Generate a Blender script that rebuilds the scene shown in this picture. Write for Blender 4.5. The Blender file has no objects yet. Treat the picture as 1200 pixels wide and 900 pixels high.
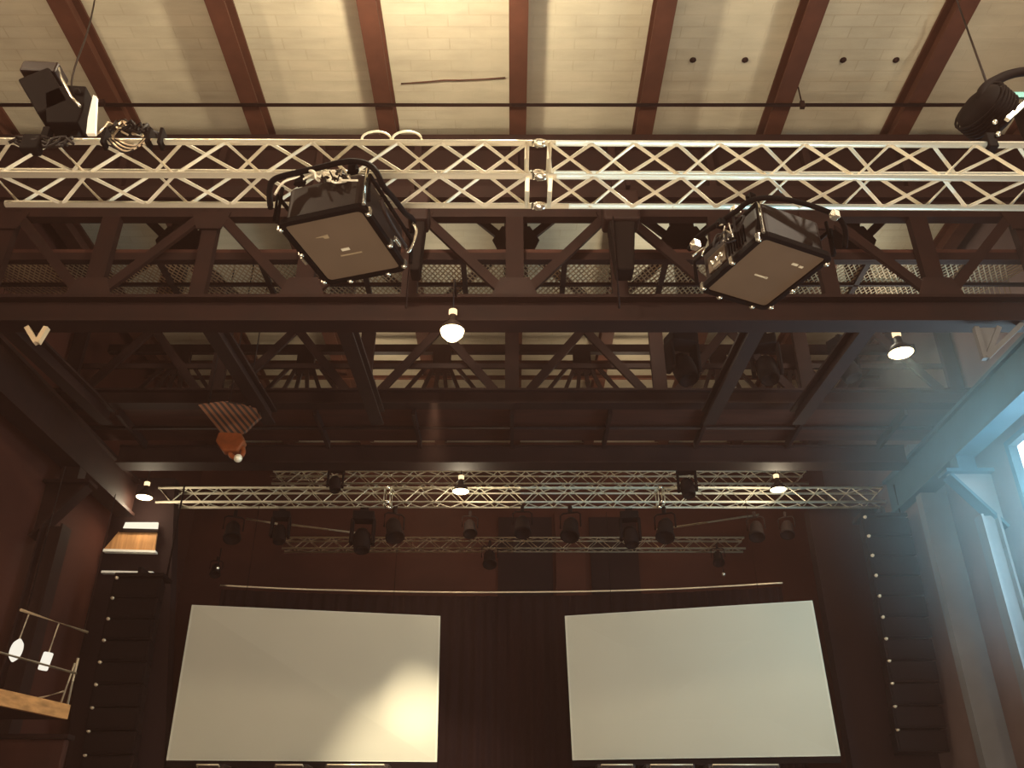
import bpy, math, random
from mathutils import Vector, Matrix
random.seed(7)
V = Vector
PI = math.pi
scene = bpy.context.scene
col = scene.collection
# ---------------------------------------------------------------- camera geometry (camera sits at the origin; the floor is 1.6 m below)
F_PX, PITCH = 1030.0, math.radians(29.0)
FW = V((0, math.cos(PITCH), math.sin(PITCH))); UP = V((0, -math.sin(PITCH), math.cos(PITCH))); RT = V((1, 0, 0))
FLOOR = -1.6
ZC = 8.0            # ceiling
WX = 6.5            # side walls

def P(px, py, X=None, Y=None, Z=None):
    d = FW + RT * ((px - 600) / F_PX) + UP * ((450 - py) / F_PX)
    t = X / d.x if X is not None else (Y / d.y if Y is not None else Z / d.z)
    return d * t

# ---------------------------------------------------------------- materials
def lin(c):
    r = []
    for v in c:
        v /= 255.0
        r.append(v / 12.92 if v <= 0.04045 else ((v + 0.055) / 1.055) ** 2.4)
    return (r[0], r[1], r[2], 1)

def mat(name, rgb, rough=0.6, metal=0.0, noise=0.15, scale=6.0, bump=0.0, spec=0.2, noise_stretch=(1, 1, 1), bright=False):
    m = bpy.data.materials.new(name); m.use_nodes = True
    nt = m.node_tree; b = nt.nodes['Principled BSDF']
    b.inputs['Roughness'].default_value = rough; b.inputs['Metallic'].default_value = metal
    b.inputs['Specular IOR Level'].default_value = spec
    c = lin(rgb)
    if not bright: c = tuple(v * 0.73 for v in c[:3]) + (1,)
    if noise:
        tc = nt.nodes.new('ShaderNodeTexCoord'); mp = nt.nodes.new('ShaderNodeMapping')
        mp.inputs['Scale'].default_value = noise_stretch
        n = nt.nodes.new('ShaderNodeTexNoise'); n.inputs['Scale'].default_value = scale; n.inputs['Detail'].default_value = 5
        r = nt.nodes.new('ShaderNodeValToRGB')
        r.color_ramp.elements[0].position = 0.3; r.color_ramp.elements[1].position = 0.7
        r.color_ramp.elements[0].color = tuple(x * (1 - noise) for x in c[:3]) + (1,)
        r.color_ramp.elements[1].color = tuple(min(1, x * (1 + noise)) for x in c[:3]) + (1,)
        nt.links.new(tc.outputs['Object'], mp.inputs['Vector']); nt.links.new(mp.outputs['Vector'], n.inputs['Vector'])
        nt.links.new(n.outputs['Fac'], r.inputs['Fac']); nt.links.new(r.outputs['Color'], b.inputs['Base Color'])
        if bump:
            bp = nt.nodes.new('ShaderNodeBump'); bp.inputs['Strength'].default_value = bump
            nt.links.new(n.outputs['Fac'], bp.inputs['Height']); nt.links.new(bp.outputs['Normal'], b.inputs['Normal'])
    else:
        b.inputs['Base Color'].default_value = c
    return m

def emit(name, rgb, s):
    m = bpy.data.materials.new(name); m.use_nodes = True
    nt = m.node_tree; nt.nodes.clear()
    e = nt.nodes.new('ShaderNodeEmission'); o = nt.nodes.new('ShaderNodeOutputMaterial')
    e.inputs[0].default_value = lin(rgb); e.inputs[1].default_value = s
    nt.links.new(e.outputs[0], o.inputs[0])
    return m

def ceiling_material():
    m = mat('whitewashed_boards', (206, 192, 166), 0.85, 0, 0.10, 0.9)
    nt = m.node_tree; b = nt.nodes['Principled BSDF']
    ramp = [n for n in nt.nodes if n.type == 'VALTORGB'][0]
    tc = [n for n in nt.nodes if n.type == 'TEX_COORD'][0]
    br = nt.nodes.new('ShaderNodeTexBrick')
    br.inputs['Scale'].default_value = 1.0
    br.inputs['Brick Width'].default_value = 0.46; br.inputs['Row Height'].default_value = 0.15
    br.inputs['Mortar Size'].default_value = 0.006; br.inputs['Mortar Smooth'].default_value = 0.6
    br.inputs['Color1'].default_value = (1, 1, 1, 1); br.inputs['Color2'].default_value = (0.93, 0.92, 0.9, 1)
    br.inputs['Mortar'].default_value = (0.80, 0.77, 0.72, 1)
    nt.links.new(tc.outputs['Object'], br.inputs['Vector'])
    # the brick joints fade out towards the right of the hall (patchy whitewash)
    n2 = nt.nodes.new('ShaderNodeTexNoise'); n2.inputs['Scale'].default_value = 0.7
    nt.links.new(tc.outputs['Object'], n2.inputs['Vector'])
    mx = nt.nodes.new('ShaderNodeMix'); mx.data_type = 'RGBA'; mx.blend_type = 'MULTIPLY'
    mr = nt.nodes.new('ShaderNodeMapRange'); mr.inputs[1].default_value = 0.4; mr.inputs[2].default_value = 0.62
    nt.links.new(n2.outputs['Fac'], mr.inputs[0]); nt.links.new(mr.outputs[0], mx.inputs[0])
    nt.links.new(ramp.outputs['Color'], mx.inputs[6]); nt.links.new(br.outputs['Color'], mx.inputs[7])
    # fine stains
    n3 = nt.nodes.new('ShaderNodeTexNoise'); n3.inputs['Scale'].default_value = 3.5; n3.inputs['Detail'].default_value = 8
    mp = nt.nodes.new('ShaderNodeMapping'); mp.inputs['Scale'].default_value = (0.6, 2.2, 1)
    nt.links.new(tc.outputs['Object'], mp.inputs[0]); nt.links.new(mp.outputs[0], n3.inputs['Vector'])
    mr3 = nt.nodes.new('ShaderNodeMapRange'); mr3.inputs[1].default_value = 0.3; mr3.inputs[2].default_value = 0.6
    mr3.inputs[3].default_value = 0.92; mr3.inputs[4].default_value = 1.04
    nt.links.new(n3.outputs['Fac'], mr3.inputs[0])
    mx3 = nt.nodes.new('ShaderNodeMix'); mx3.data_type = 'RGBA'; mx3.blend_type = 'MULTIPLY'; mx3.inputs[0].default_value = 1
    nt.links.new(mx.outputs[2], mx3.inputs[6]); nt.links.new(mr3.outputs[0], mx3.inputs[7])
    nt.links.new(mx3.outputs[2], b.inputs['Base Color'])
    bp = nt.nodes.new('ShaderNodeBump'); bp.inputs['Strength'].default_value = 0.25; bp.inputs['Distance'].default_value = 0.02
    nt.links.new(br.outputs['Fac'], bp.inputs['Height']); nt.links.new(bp.outputs['Normal'], b.inputs['Normal'])
    return m

M = dict(
    ceiling=ceiling_material(),
    purlin=mat('brown_painted_timber', (84, 48, 34), 0.7, 0, 0.2, 4, 0.1),
    steel=mat('brown_painted_steel', (33, 11, 5), 0.8, 0, 0.25, 3, 0.08),
    steel2=mat('dark_oxide_steel', (38, 17, 11), 0.7, 0, 0.25, 5, 0.08),
    deck=mat('rusty_deck_plate', (66, 34, 24), 0.75, 0, 0.3, 2.5, 0.1, noise_stretch=(0.5, 3, 1)),
    mesh=mat('galvanised_expanded_mesh', (170, 140, 108), 0.5, 0.2, 0.1),
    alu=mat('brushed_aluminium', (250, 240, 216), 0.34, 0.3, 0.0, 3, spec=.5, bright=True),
    alu_dim=mat('dim_aluminium_tube', (214, 190, 158), 0.35, 0.4, 0.0, 3, spec=.5, bright=True),  # darker copy of the aluminium, dimness put into the colour
    black=mat('black_powder_coat', (20, 12, 10), 0.8, 0, 0.15, 10, spec=.08),
    black_soft=mat('black_cloth', (28, 12, 11), 0.95, 0, 0.3, 1.2, 0.1, 0.1, noise_stretch=(6, 6, 0.3)),
    grey_panel=mat('charcoal_plastic_panel', (112, 94, 78), 0.55, 0, 0.05, 4),
    housing=mat('dark_brown_sheet_metal', (44, 30, 25), 0.5, 0.0, 0.15, 10),
    chrome=mat('chromed_steel', (240, 232, 215), 0.22, 0.9, 0, spec=.5, bright=True),
    logo=mat('pale_printed_logo', (235, 225, 200), 0.6, 0, 0),
    logo_dim=mat('faded_printed_text', (170, 150, 120), 0.6, 0, 0),
    screen=mat('matt_white_screen_fabric', (208, 196, 174), 0.9, 0, 0.02, 1),
    screen_frame=mat('screen_border_cloth', (222, 212, 190), 0.85, 0, 0),
    rubber=mat('black_cable_rubber', (36, 26, 22), 0.6, 0, 0.1),
    wall=mat('brown_plaster', (76, 38, 27), 0.9, 0, 0.2, 0.9, 0.15),
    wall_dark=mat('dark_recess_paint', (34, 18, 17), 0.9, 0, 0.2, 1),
    wall_right=mat('grey_brown_render', (112, 92, 88), 0.9, 0, 0.15, 1.2, 0.15),
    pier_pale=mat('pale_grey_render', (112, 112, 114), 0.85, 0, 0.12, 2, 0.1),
    floor=mat('worn_concrete', (110, 88, 70), 0.8, 0, 0.15, 1.5),
    wood=mat('raw_pine_plank', (196, 142, 88), 0.6, 0, 0.35, 3, 0.1, noise_stretch=(6, 1, 6)),
    wood_warm=mat('varnished_wood_panel', (200, 146, 96), 0.5, 0, 0.3, 2, noise_stretch=(8, 1, 0.6)),
    orange=mat('orange_crane_paint', (150, 76, 36), 0.5, 0, 0.25, 8),
    white=mat('white_enamel', (240, 236, 228), 0.4, 0, 0, bright=True),
    tinted_steel=mat('daylight_tinted_steel', (50, 76, 88), 0.6, 0.1, 0.15, 3),  # blue of the window daylight put into the steel colour
    lens=mat('dark_lens_glass', (40, 40, 46), 0.08, 0.3, 0, spec=0.8),
    lamp=emit('lamp_glow', (255, 232, 178), 7.0),
    lamp_small=emit('lamp_neck_glow', (255, 214, 160), 1.3),
    pane=emit('daylight_pane', (232, 246, 255), 2.6),
    pane_warm=emit('sunlit_pane', (255, 240, 214), .8),
    glow_shade=emit('lit_white_lamp_glass', (255, 246, 228), 0.7),
)

def hazard():
    m = bpy.data.materials.new('hazard_stripe_paint'); m.use_nodes = True
    nt = m.node_tree; b = nt.nodes['Principled BSDF']; b.inputs['Roughness'].default_value = 0.6
    tc = nt.nodes.new('ShaderNodeTexCoord'); mp = nt.nodes.new('ShaderNodeMapping')
    mp.inputs['Rotation'].default_value = (0, math.radians(42), 0)
    w = nt.nodes.new('ShaderNodeTexWave'); w.inputs['Scale'].default_value = 5.0; w.bands_direction = 'X'
    r = nt.nodes.new('ShaderNodeValToRGB'); r.color_ramp.interpolation = 'CONSTANT'
    r.color_ramp.elements[0].color = lin((28, 18, 14)); r.color_ramp.elements[1].color = lin((112, 66, 38)); r.color_ramp.elements[1].position = 0.5
    nt.links.new(tc.outputs['Object'], mp.inputs[0]); nt.links.new(mp.outputs[0], w.inputs[0])
    nt.links.new(w.outputs['Fac'], r.inputs[0]); nt.links.new(r.outputs[0], b.inputs['Base Color'])
    return m
M['hazard'] = hazard()

# ---------------------------------------------------------------- mesh builder
def frame_for(d):
    d = d.normalized()
    a = V((0, 0, 1)) if abs(d.z) < 0.95 else V((1, 0, 0))
    x = d.cross(a).normalized(); y = x.cross(d).normalized()
    return x, y, d

class MB:
    def __init__(s): s.v = []; s.f = []; s.smooth = []
    def add(s, vs, fs, sm=False):
        o = len(s.v); s.v += [V(v) for v in vs]
        for f in fs: s.f.append([i + o for i in f]); s.smooth.append(sm)
        return s
    def box(s, c, size, rot=None):
        hx, hy, hz = size[0] / 2, size[1] / 2, size[2] / 2
        c = V(c); vs = []
        for z in (-hz, hz):
            for x, y in ((-hx, -hy), (hx, -hy), (hx, hy), (-hx, hy)):
                p = V((x, y, z))
                if rot: p = rot @ p
                vs.append(c + p)
        return s.add(vs, [[3, 2, 1, 0], [4, 5, 6, 7], [0, 1, 5, 4], [1, 2, 6, 5], [2, 3, 7, 6], [3, 0, 4, 7]])
    def box2(s, a, b):
        a = V(a); b = V(b)
        return s.box((a + b) / 2, [abs(b[i] - a[i]) for i in range(3)])
    def bar(s, p, q, w, h):          # rectangular bar from p to q; w sideways, h along the local vertical
        p = V(p); q = V(q); x, y, d = frame_for(q - p)
        vs = []
        for e in (p, q):
            for a, b in ((-1, -1), (1, -1), (1, 1), (-1, 1)): vs.append(e + x * a * w / 2 + y * b * h / 2)
        return s.add(vs, [[3, 2, 1, 0], [4, 5, 6, 7], [0, 1, 5, 4], [1, 2, 6, 5], [2, 3, 7, 6], [3, 0, 4, 7]])
    def ibeam(s, p, q, w, h, t):     # I-section: two flanges and a web
        p = V(p); q = V(q); x, y, d = frame_for(q - p)
        s.bar(p + y * (h / 2 - t / 2), q + y * (h / 2 - t / 2), w, t)
        s.bar(p - y * (h / 2 - t / 2), q - y * (h / 2 - t / 2), w, t)
        s.bar(p, q, t, h - 2 * t)
        return s
    def tube(s, pts, r, n=10, cap=True):
        pts = [V(p) for p in pts]; rings = []
        rr = r if isinstance(r, (list, tuple)) else [r] * len(pts)
        o = len(s.v); px = None
        for i, p in enumerate(pts):
            d = (pts[min(i + 1, len(pts) - 1)] - pts[max(i - 1, 0)])
            x, y, d = frame_for(d)
            if px is not None:
                x = (px - d * px.dot(d))
                x = x.normalized() if x.length > 1e-6 else frame_for(d)[0]
                y = d.cross(x)
            px = x
            for k in range(n):
                a = 2 * PI * k / n
                s.v.append(p + (x * math.cos(a) + y * math.sin(a)) * rr[i])
        for i in range(len(pts) - 1):
            for k in range(n):
                s.f.append([o + i * n + k, o + i * n + (k + 1) % n, o + (i + 1) * n + (k + 1) % n, o + (i + 1) * n + k]); s.smooth.append(True)
        if cap:
            s.f.append([o + k for k in range(n)][::-1]); s.smooth.append(False)
            s.f.append([o + (len(pts) - 1) * n + k for k in range(n)]); s.smooth.append(False)
        return s
    def lathe(s, prof, c, axis=(0, 0, 1), n=24):      # prof: list of (radius, height along axis)
        x, y, d = frame_for(V(axis)); c = V(c); o = len(s.v)
        for r, h in prof:
            for k in range(n):
                a = 2 * PI * k / n
                s.v.append(c + d * h + (x * math.cos(a) + y * math.sin(a)) * max(r, 1e-4))
        for i in range(len(prof) - 1):
            for k in range(n):
                s.f.append([o + i * n + k, o + i * n + (k + 1) % n, o + (i + 1) * n + (k + 1) % n, o + (i + 1) * n + k]); s.smooth.append(True)
        return s
    def prism(s, poly, z0, z1, tf=None):              # polygon in x,y extruded in z; tf maps the points
        n = len(poly); vs = [V((x, y, z0)) for x, y in poly] + [V((x, y, z1)) for x, y in poly]
        if tf: vs = [tf(v) for v in vs]
        return s.add(vs, [list(range(n))[::-1], [n + i for i in range(n)]] + [[i, (i + 1) % n, n + (i + 1) % n, n + i] for i in range(n)])
    def ball(s, c, r, n=10, sc=(1, 1, 1)):
        c = V(c); o = len(s.v); m = n // 2 + 1
        for i in range(m + 1):
            t = PI * i / m
            for k in range(n):
                a = 2 * PI * k / n
                s.v.append(c + V((math.sin(t) * math.cos(a) * r * sc[0], math.sin(t) * math.sin(a) * r * sc[1], math.cos(t) * r * sc[2])))
        for i in range(m):
            for k in range(n):
                s.f.append([o + i * n + k, o + (i + 1) * n + k, o + (i + 1) * n + (k + 1) % n, o + i * n + (k + 1) % n]); s.smooth.append(True)
        return s

def tagd(o, label=None, cat=None, group=None, kind=None):
    if label: o['label'] = label
    if cat: o['category'] = cat
    if group: o['group'] = group
    if kind: o['kind'] = kind
    return o

def obj(name, mb, material, parent=None, bevel=0.0, world=True):
    """One mesh object. With world=True the vertices are in scene coordinates and are shifted under the parents."""
    off = V((0, 0, 0))
    if world:
        p = parent
        while p: off += p.location; p = p.parent
    me = bpy.data.meshes.new(name)
    me.from_pydata([tuple(v - off) for v in mb.v], [], mb.f)
    me.polygons.foreach_set('use_smooth', mb.smooth)
    me.materials.append(material); me.update()
    o = bpy.data.objects.new(name, me); col.objects.link(o)
    if parent: o.parent = parent
    if bevel:
        b = o.modifiers.new('edge', 'BEVEL'); b.width = bevel; b.segments = 2; b.limit_method = 'ANGLE'
    return o

def rebase(o):
    """give a top-level mesh its origin at its own centre"""
    me = o.data; c = V((0, 0, 0))
    for v in me.vertices: c += v.co
    c /= len(me.vertices)
    me.transform(Matrix.Translation(-c)); o.location = o.location + c
    return o

def solo(name, mb, material, label, cat, group=None, bevel=0.0, kind=None):
    return tagd(rebase(obj(name, mb, material, None, bevel)), label, cat, group, kind)

def thing(name, label, cat, loc, group=None, kind=None):
    o = bpy.data.objects.new(name, None); col.objects.link(o)
    o.empty_display_size = 0.1; o.location = V(loc)
    return tagd(o, label, cat, group, kind)

def struct(name, mb, material, parent=None):
    o = obj(name, mb, material, parent)
    if not parent: o['kind'] = 'structure'
    return o

def copy_tree(o, parent=None):
    c = o.copy(); col.objects.link(c)
    if parent: c.parent = parent
    for ch in [x for x in bpy.data.objects if x.parent == o]: copy_tree(ch, c)
    return c

# ================================================================ THE ROOM
YB, YF = 17.0, -8.0
struct('floor', MB().box2((-WX - 0.3, YF - 0.3, FLOOR - 0.2), (WX + 0.3, YB + 0.3, FLOOR)), M['floor'])
struct('ceiling', MB().box2((-WX - 0.3, YF - 0.3, ZC), (WX + 0.3, YB + 0.3, ZC + 0.2)), M['ceiling'])
struct('wall_left', MB().box2((-WX - 0.3, YF, FLOOR), (-WX, YB, ZC)), M['wall'])
struct('wall_front', MB().box2((-WX, YF - 0.3, FLOOR), (WX, YF, ZC)), M['wall'])
bw = MB().box2((-WX, YB, FLOOR), (WX, YB + 0.3, ZC))
struct('wall_back', bw, M['wall'])
# right wall with a window opening
WY0, WY1, WZ0, WZ1 = 7.9, 10.50, 1.9, 4.93
rw = MB()
rw.box2((WX, YF, FLOOR), (WX + 0.3, WY0, ZC)); rw.box2((WX, WY1, FLOOR), (WX + 0.3, YB, ZC))
rw.box2((WX, WY0, FLOOR), (WX + 0.3, WY1, WZ0)); rw.box2((WX, WY0, WZ1), (WX + 0.3, WY1, ZC))
struct('wall_right', rw, M['wall_right'])
# window_1: frame, mullions and bright pane
w1 = thing('window_1', 'tall bright daylight window at the right edge of the hall', 'window', (WX, (WY0 + WY1) / 2, WZ0), kind='structure')
fr = MB()
for (a, b) in (((WX - .03, WY0, WZ0), (WX + .09, WY0 + .08, WZ1)), ((WX - .03, WY1 - .08, WZ0), (WX + .09, WY1, WZ1)),
               ((WX - .03, WY0 + .08, WZ0), (WX + .09, WY1 - .08, WZ0 + .08)), ((WX - .03, WY0 + .08, WZ1 - .08), (WX + .09, WY1 - .08, WZ1))):
    fr.box2(a, b)
obj('window_frame', fr, M['tinted_steel'], w1)
mu = MB()
mu.box2((WX + .02, (WY0 + WY1) / 2 - .02, WZ0 + .08), (WX + .07, (WY0 + WY1) / 2 + .02, WZ1 - .08))
mu.box2((WX + .02, WY0 + .08, 3.2), (WX + .07, WY1 - .08, 3.24))
obj('mullion', mu, M['tinted_steel'], w1)
obj('pane', MB().box2((WX + .1, WY0, WZ0), (WX + .12, WY1, WZ1)), M['pane'], w1)

# window_2: small lit clerestory light in the far left corner, white pane over a sunlit wooden panel
YW = 13.4
def rect_from(px0, py0, px1, py1, Y, dy, mb=None):
    a = P(px0, py0, Y=Y); b = P(px1, py1, Y=Y)
    return (mb or MB()).box2((a.x, Y, b.z), (b.x, Y + dy, a.z))
w2 = thing('window_2', 'small bright window over a wooden panel in the far left corner', 'window', P(153, 645, Y=YW), kind='structure')
def quad_prism(pts, Y, dy):
    q = [P(x, y, Y=Y) for x, y in pts]
    vs = q + [v + V((0, dy, 0)) for v in q]
    n = len(q)
    return MB().add(vs, [list(range(n)), [n + i for i in range(n)][::-1]] + [[i, n + i, n + (i + 1) % n, (i + 1) % n] for i in range(n)])
obj('pane', quad_prism([(147, 612), (185, 612), (184, 620), (144, 619)], YW, .04), M['pane_warm'], w2)
obj('window_frame', quad_prism([(143, 619), (185, 620), (185, 623.5), (139, 623)], YW - .03, .08), M['black'], w2)
obj('wooden_panel', quad_prism([(139, 623), (184, 623.5), (181, 645), (122, 643)], YW, .04), M['wood_warm'], w2)
obj('sill', quad_prism([(121, 643), (182, 645), (182, 647.5), (120, 646)], YW - .05, .1), M['white'], w2)
obj('ledge', quad_prism([(119, 668.5), (179, 669.5), (178, 672), (118, 671)], YW - .05, .1), M['white'], w2)
# stub walls that close the stage opening on both sides
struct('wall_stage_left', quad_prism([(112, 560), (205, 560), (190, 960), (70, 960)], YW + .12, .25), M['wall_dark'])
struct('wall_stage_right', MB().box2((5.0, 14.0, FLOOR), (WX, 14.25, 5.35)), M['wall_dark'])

# recesses in the back wall
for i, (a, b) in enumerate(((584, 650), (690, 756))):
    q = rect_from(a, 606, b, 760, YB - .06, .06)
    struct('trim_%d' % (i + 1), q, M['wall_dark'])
for i, (a, b) in enumerate(((650, 690),)):
    struct('trim_3', rect_from(a, 600, b, 760, YB - .14, .14), M['wall'])

# concrete pier on the right wall and its paler near face
struct('pillar', MB().box2((WX - .32, 12.45, FLOOR), (WX, 13.75, 5.75)), M['wall_right'])
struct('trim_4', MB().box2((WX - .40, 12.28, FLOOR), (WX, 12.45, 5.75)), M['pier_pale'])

# ---------------------------------------------------------------- roof beams (run in depth, under the ceiling)
names8 = ['leftmost, cut by the photo edge', 'second from the left, behind the hanging spotlight',
          'third from the left, left of the bright glow', 'fourth from the left, beside the bright glow', 'middle one, above the truss joint',
          'third from the right', 'second from the right with no cable', 'crossed by a cable near the right', 'rightmost, behind the right stage light']
xb = [P(x, 100, Z=7.86).x for x in (-35, 126, 290, 448, 607, 762, 920, 1077, 1236)]
for i, x in enumerate(xb):
    solo('roof_beam', MB().ibeam((x, -2, 7.86), (x, 16.9, 7.86), .20, .27, .03).box2((x - .02, -2, 7.74), (x + .02, 16.9, 7.98)), M['purlin'],
         'dark roof beam under the ceiling, ' + names8[i], 'beam', 'roof beams under the ceiling', kind='thing')
# conduit crossing under the beams and its clip
cz = 7.70
cy = P(600, 123, Z=cz).y
c = thing('conduit', 'thin dark conduit pipe running straight across the pale ceiling', 'pipe', (0, cy, cz))
obj('pipe', MB().tube([(-WX + .05, cy, cz), (WX - .05, cy, cz)], .022, 8), M['steel2'], c)
a = P(940, 123, Z=cz); obj('clip', MB().box(a, (.05, .05, .09)).bar(a, (a.x, a.y, ZC - .01), .012, .012), M['steel2'], c)
a = P(120, 118, Z=cz); obj('clip', MB().box(a + V((0, 0, -.03)), (.06, .05, .05)), M['steel2'], c)
for i, (x, y) in enumerate(((812, 70), (873, 70), (988, 70), (1050, 70))):
    a = P(x, y, Z=ZC)
    solo('ceiling_bolt', MB().lathe([(0, -.03), (.018, -.028), (.018, -.012), (.038, -.01), (.038, -.001)], a, n=8), M['steel'],
         'dark bolt in the ceiling, %s of the row of four' % ('leftmost', 'second from left', 'third from left', 'rightmost')[i], 'bolt', 'bolts in the ceiling')
# crack in the ceiling rendering: a thin cable clipped to the boards
solo('ceiling_cable', MB().tube([P(x, y, Z=ZC - .012) for x, y in ((470, 98), (485, 97), (500, 96), (520, 94), (540, 94), (560, 93), (580, 92), (592, 91))], .008, 6), M['purlin'],
     'thin crooked line along the ceiling panel under the bright glow', 'cable')

# ================================================================ GIRDER with plate web and lattice below (Y = 7.9)
YG = 7.9
g = thing('crane_girder', 'deep dark steel plate girder across the hall, directly behind the front truss', 'girder', (0, YG, 6.85))
obj('web_plate', MB().box2((-WX, YG, 6.95), (WX, YG + .05, 7.60)), M['steel'], g)
obj('top_flange', MB().box2((-WX, YG - .14, 7.60), (WX, YG + .2, 7.72)), M['steel2'], g)
obj('bottom_flange', MB().box2((-WX, YG - .1, 6.78), (WX, YG + .14, 6.95)), M['steel2'], g)
for k in range(-5, 6):
    x = .03 + k * 1.155
    obj('stiffener', MB().box2((x - .04, YG - .09, 6.95), (x + .04, YG, 7.60)), M['steel2'], g)

lg = thing('lattice_girder', 'dark lattice girder hanging below the plate girder behind the projectors', 'girder', (0, YG, 5.1))
YL = YG + .03
obj('top_chord', MB().box2((-WX, YL - .05, 6.56), (WX, YL + .07, 6.78)), M['steel2'], lg)
bc = MB().ibeam((-6.0, YL, 5.27), (6.0, YL, 5.27), .24, .34, .04)
obj('bottom_chord', bc, M['steel'], lg)
sp = 1.155
for k in range(-6, 7):
    x = .03 + k * sp
    if abs(x) > WX - .1: continue
    w = .20 if k % 2 == 0 else .17
    obj('post', MB().box2((x - w / 2, YL - .05, 5.44), (x + w / 2, YL + .05, 6.56)), M['steel'], lg)
    if k % 2 == 0:
        for sgn in (-1, 1):
            x2 = x + sgn * sp
            if abs(x2) < WX: obj('diagonal', MB().bar((x + sgn * .12, YL - .06, 5.5), (x2 - sgn * .05, YL - .06, 6.62), .05, .11), M['steel'], lg)
        obj('gusset', MB().prism([(x - .26, 5.42), (x + .26, 5.42), (x + .16, 5.68), (x - .16, 5.68)], YL - .09, YL - .07, lambda v: V((v.x, v.z, v.y))), M['steel2'], lg)
    else:
        obj('gusset', MB().prism([(x - .22, 6.6), (x - .14, 6.36), (x + .14, 6.36), (x + .22, 6.6)], YL - .09, YL - .07, lambda v: V((v.x, v.z, v.y))), M['steel2'], lg)

# chain hoists that carry the front truss, hung from the plate girder
for (px, w, lab) in ((728, .40, 'right of the hall centre line'), (490, .22, 'beside the left projector')):
    c = P(px, 268, Y=7.55)
    t = thing('chain_hoist', 'dark boxy chain hoist under the plate girder, ' + lab, 'hoist', (c.x, c.y, 6.4))
    obj('motor_housing', MB().box((c.x, c.y, 6.36), (w, .26, .42)), M['steel2'], t, .03)
    obj('hook_plate', MB().box((c.x, c.y, 6.66), (w * .4, .1, .22)), M['steel'], t, .01)
    obj('chain_bag', MB().prism([(c.x - w * .36, 6.15), (c.x + w * .36, 6.15), (c.x + w * .22, 5.5), (c.x - w * .22, 5.5)], c.y - .1, c.y + .12, lambda v: V((v.x, v.z, v.y))), M['black'], t, .02)
    obj('chain', MB().tube([(c.x - w * .25, c.y - .12, 6.2), (c.x - w * .25, c.y - .12, 5.0)], .012, 6), M['steel'], t)
    obj('girder_clamp', MB().box((c.x, c.y + .12, 6.74), (w * .7, .30, .06)), M['steel2'], t, .01)

# walkway of expanded mesh behind the lattice
ZM = 6.1
wk = thing('mesh_walkway', 'perforated metal walkway floor seen from below between the lattice girders', 'walkway', (0, 8.4, ZM))
y0, y1 = 8.04, 8.86
em = MB(); pitch = .062
L = y1 - y0
x = -WX + .05
while x < WX - L - .05:
    em.bar((x, y0, ZM), (x + L * .62, y1, ZM), .011, .010)
    em.bar((x + L * .62, y0, ZM + .006), (x, y1, ZM + .006), .011, .010)
    x += pitch
obj('mesh_floor', em, M['mesh'], wk)
obj('edge_angle', MB().box2((-WX, y0 - .04, ZM - .06), (WX, y0, ZM + .04)).box2((-WX, y0, ZM - .062), (WX, y0 + .05, ZM - .052)), M['steel'], wk)
obj('edge_angle', MB().box2((-WX, y1, ZM - .08), (WX, y1 + .04, ZM + .04)), M['steel'], wk)
obj('centre_runner', MB().box2((-WX, (y0 + y1) / 2 + .06, ZM - .05), (WX, (y0 + y1) / 2 + .09, ZM - .008)), M['steel2'], wk)
for k in range(-5, 6):
    x = .6 + k * sp
    obj('cross_bar', MB().box2((x - .03, y0, ZM - .05), (x + .03, y1, ZM - .01)), M['steel2'], wk)
obj('toe_board', MB().box2((-WX, y0 - .02, ZM + .04), (WX, y0 - .008, ZM + .10)), M['deck'], wk)

# far lattice of the walkway, up to the roof
YA = 8.98
fa = thing('lattice_girder', 'dark X-braced lattice behind the mesh walkway, rising to the ceiling', 'girder', (0, YA, ZM))
obj('bottom_chord', MB().box2((-WX, YA - .05, 6.00), (WX, YA + .05, 6.16)), M['steel'], fa)
obj('top_chord', MB().box2((-WX, YA - .05, 7.62), (WX, YA + .05, 7.70)), M['steel'], fa)
for k in range(-3, 4):
    x = .05 + k * 2.31 * .93
    if abs(x) > 6: continue
    obj('post', MB().box2((x - .15, YA - .04, 6.16), (x + .15, YA + .04, 7.62)), M['steel'], fa)
    obj('gusset', MB().prism([(x - .24, 6.9), (x + .24, 6.9), (x + .30, 7.04), (x + .18, 7.26), (x - .18, 7.26), (x - .30, 7.04)], YA - .07, YA - .05, lambda v: V((v.x, v.z, v.y))), M['steel2'], fa)
    for sgn in (-1, 1):
        obj('diagonal', MB().bar((x + sgn * .1, YA - .03, 7.02), (x + sgn * .74, YA - .03, 7.66), .05, .10), M['steel'], fa)
        obj('diagonal', MB().bar((x + sgn * .1, YA - .03, 6.95), (x + sgn * .84, YA - .03, 6.2), .05, .10), M['steel2'], fa)

# longitudinal beams from this crane bridge to the far one
longs = [(-5.6, 'far left, close to the left wall'), (-3.35, 'left, under the left projector'), (-1.86, 'ending left of the bright centre lamp'),
         (2.72, 'below the right projector'), (3.95, 'left of the right hanging lamp')]
for x, t in longs:
    solo('floor_joist', MB().ibeam((x, 8.02, 5.33), (x, 10.88, 5.5), .17, .22, .03), M['steel'],
         'brown joist between the two lattice girders, ' + t, 'joist', 'joists between the lattice girders')

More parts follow.
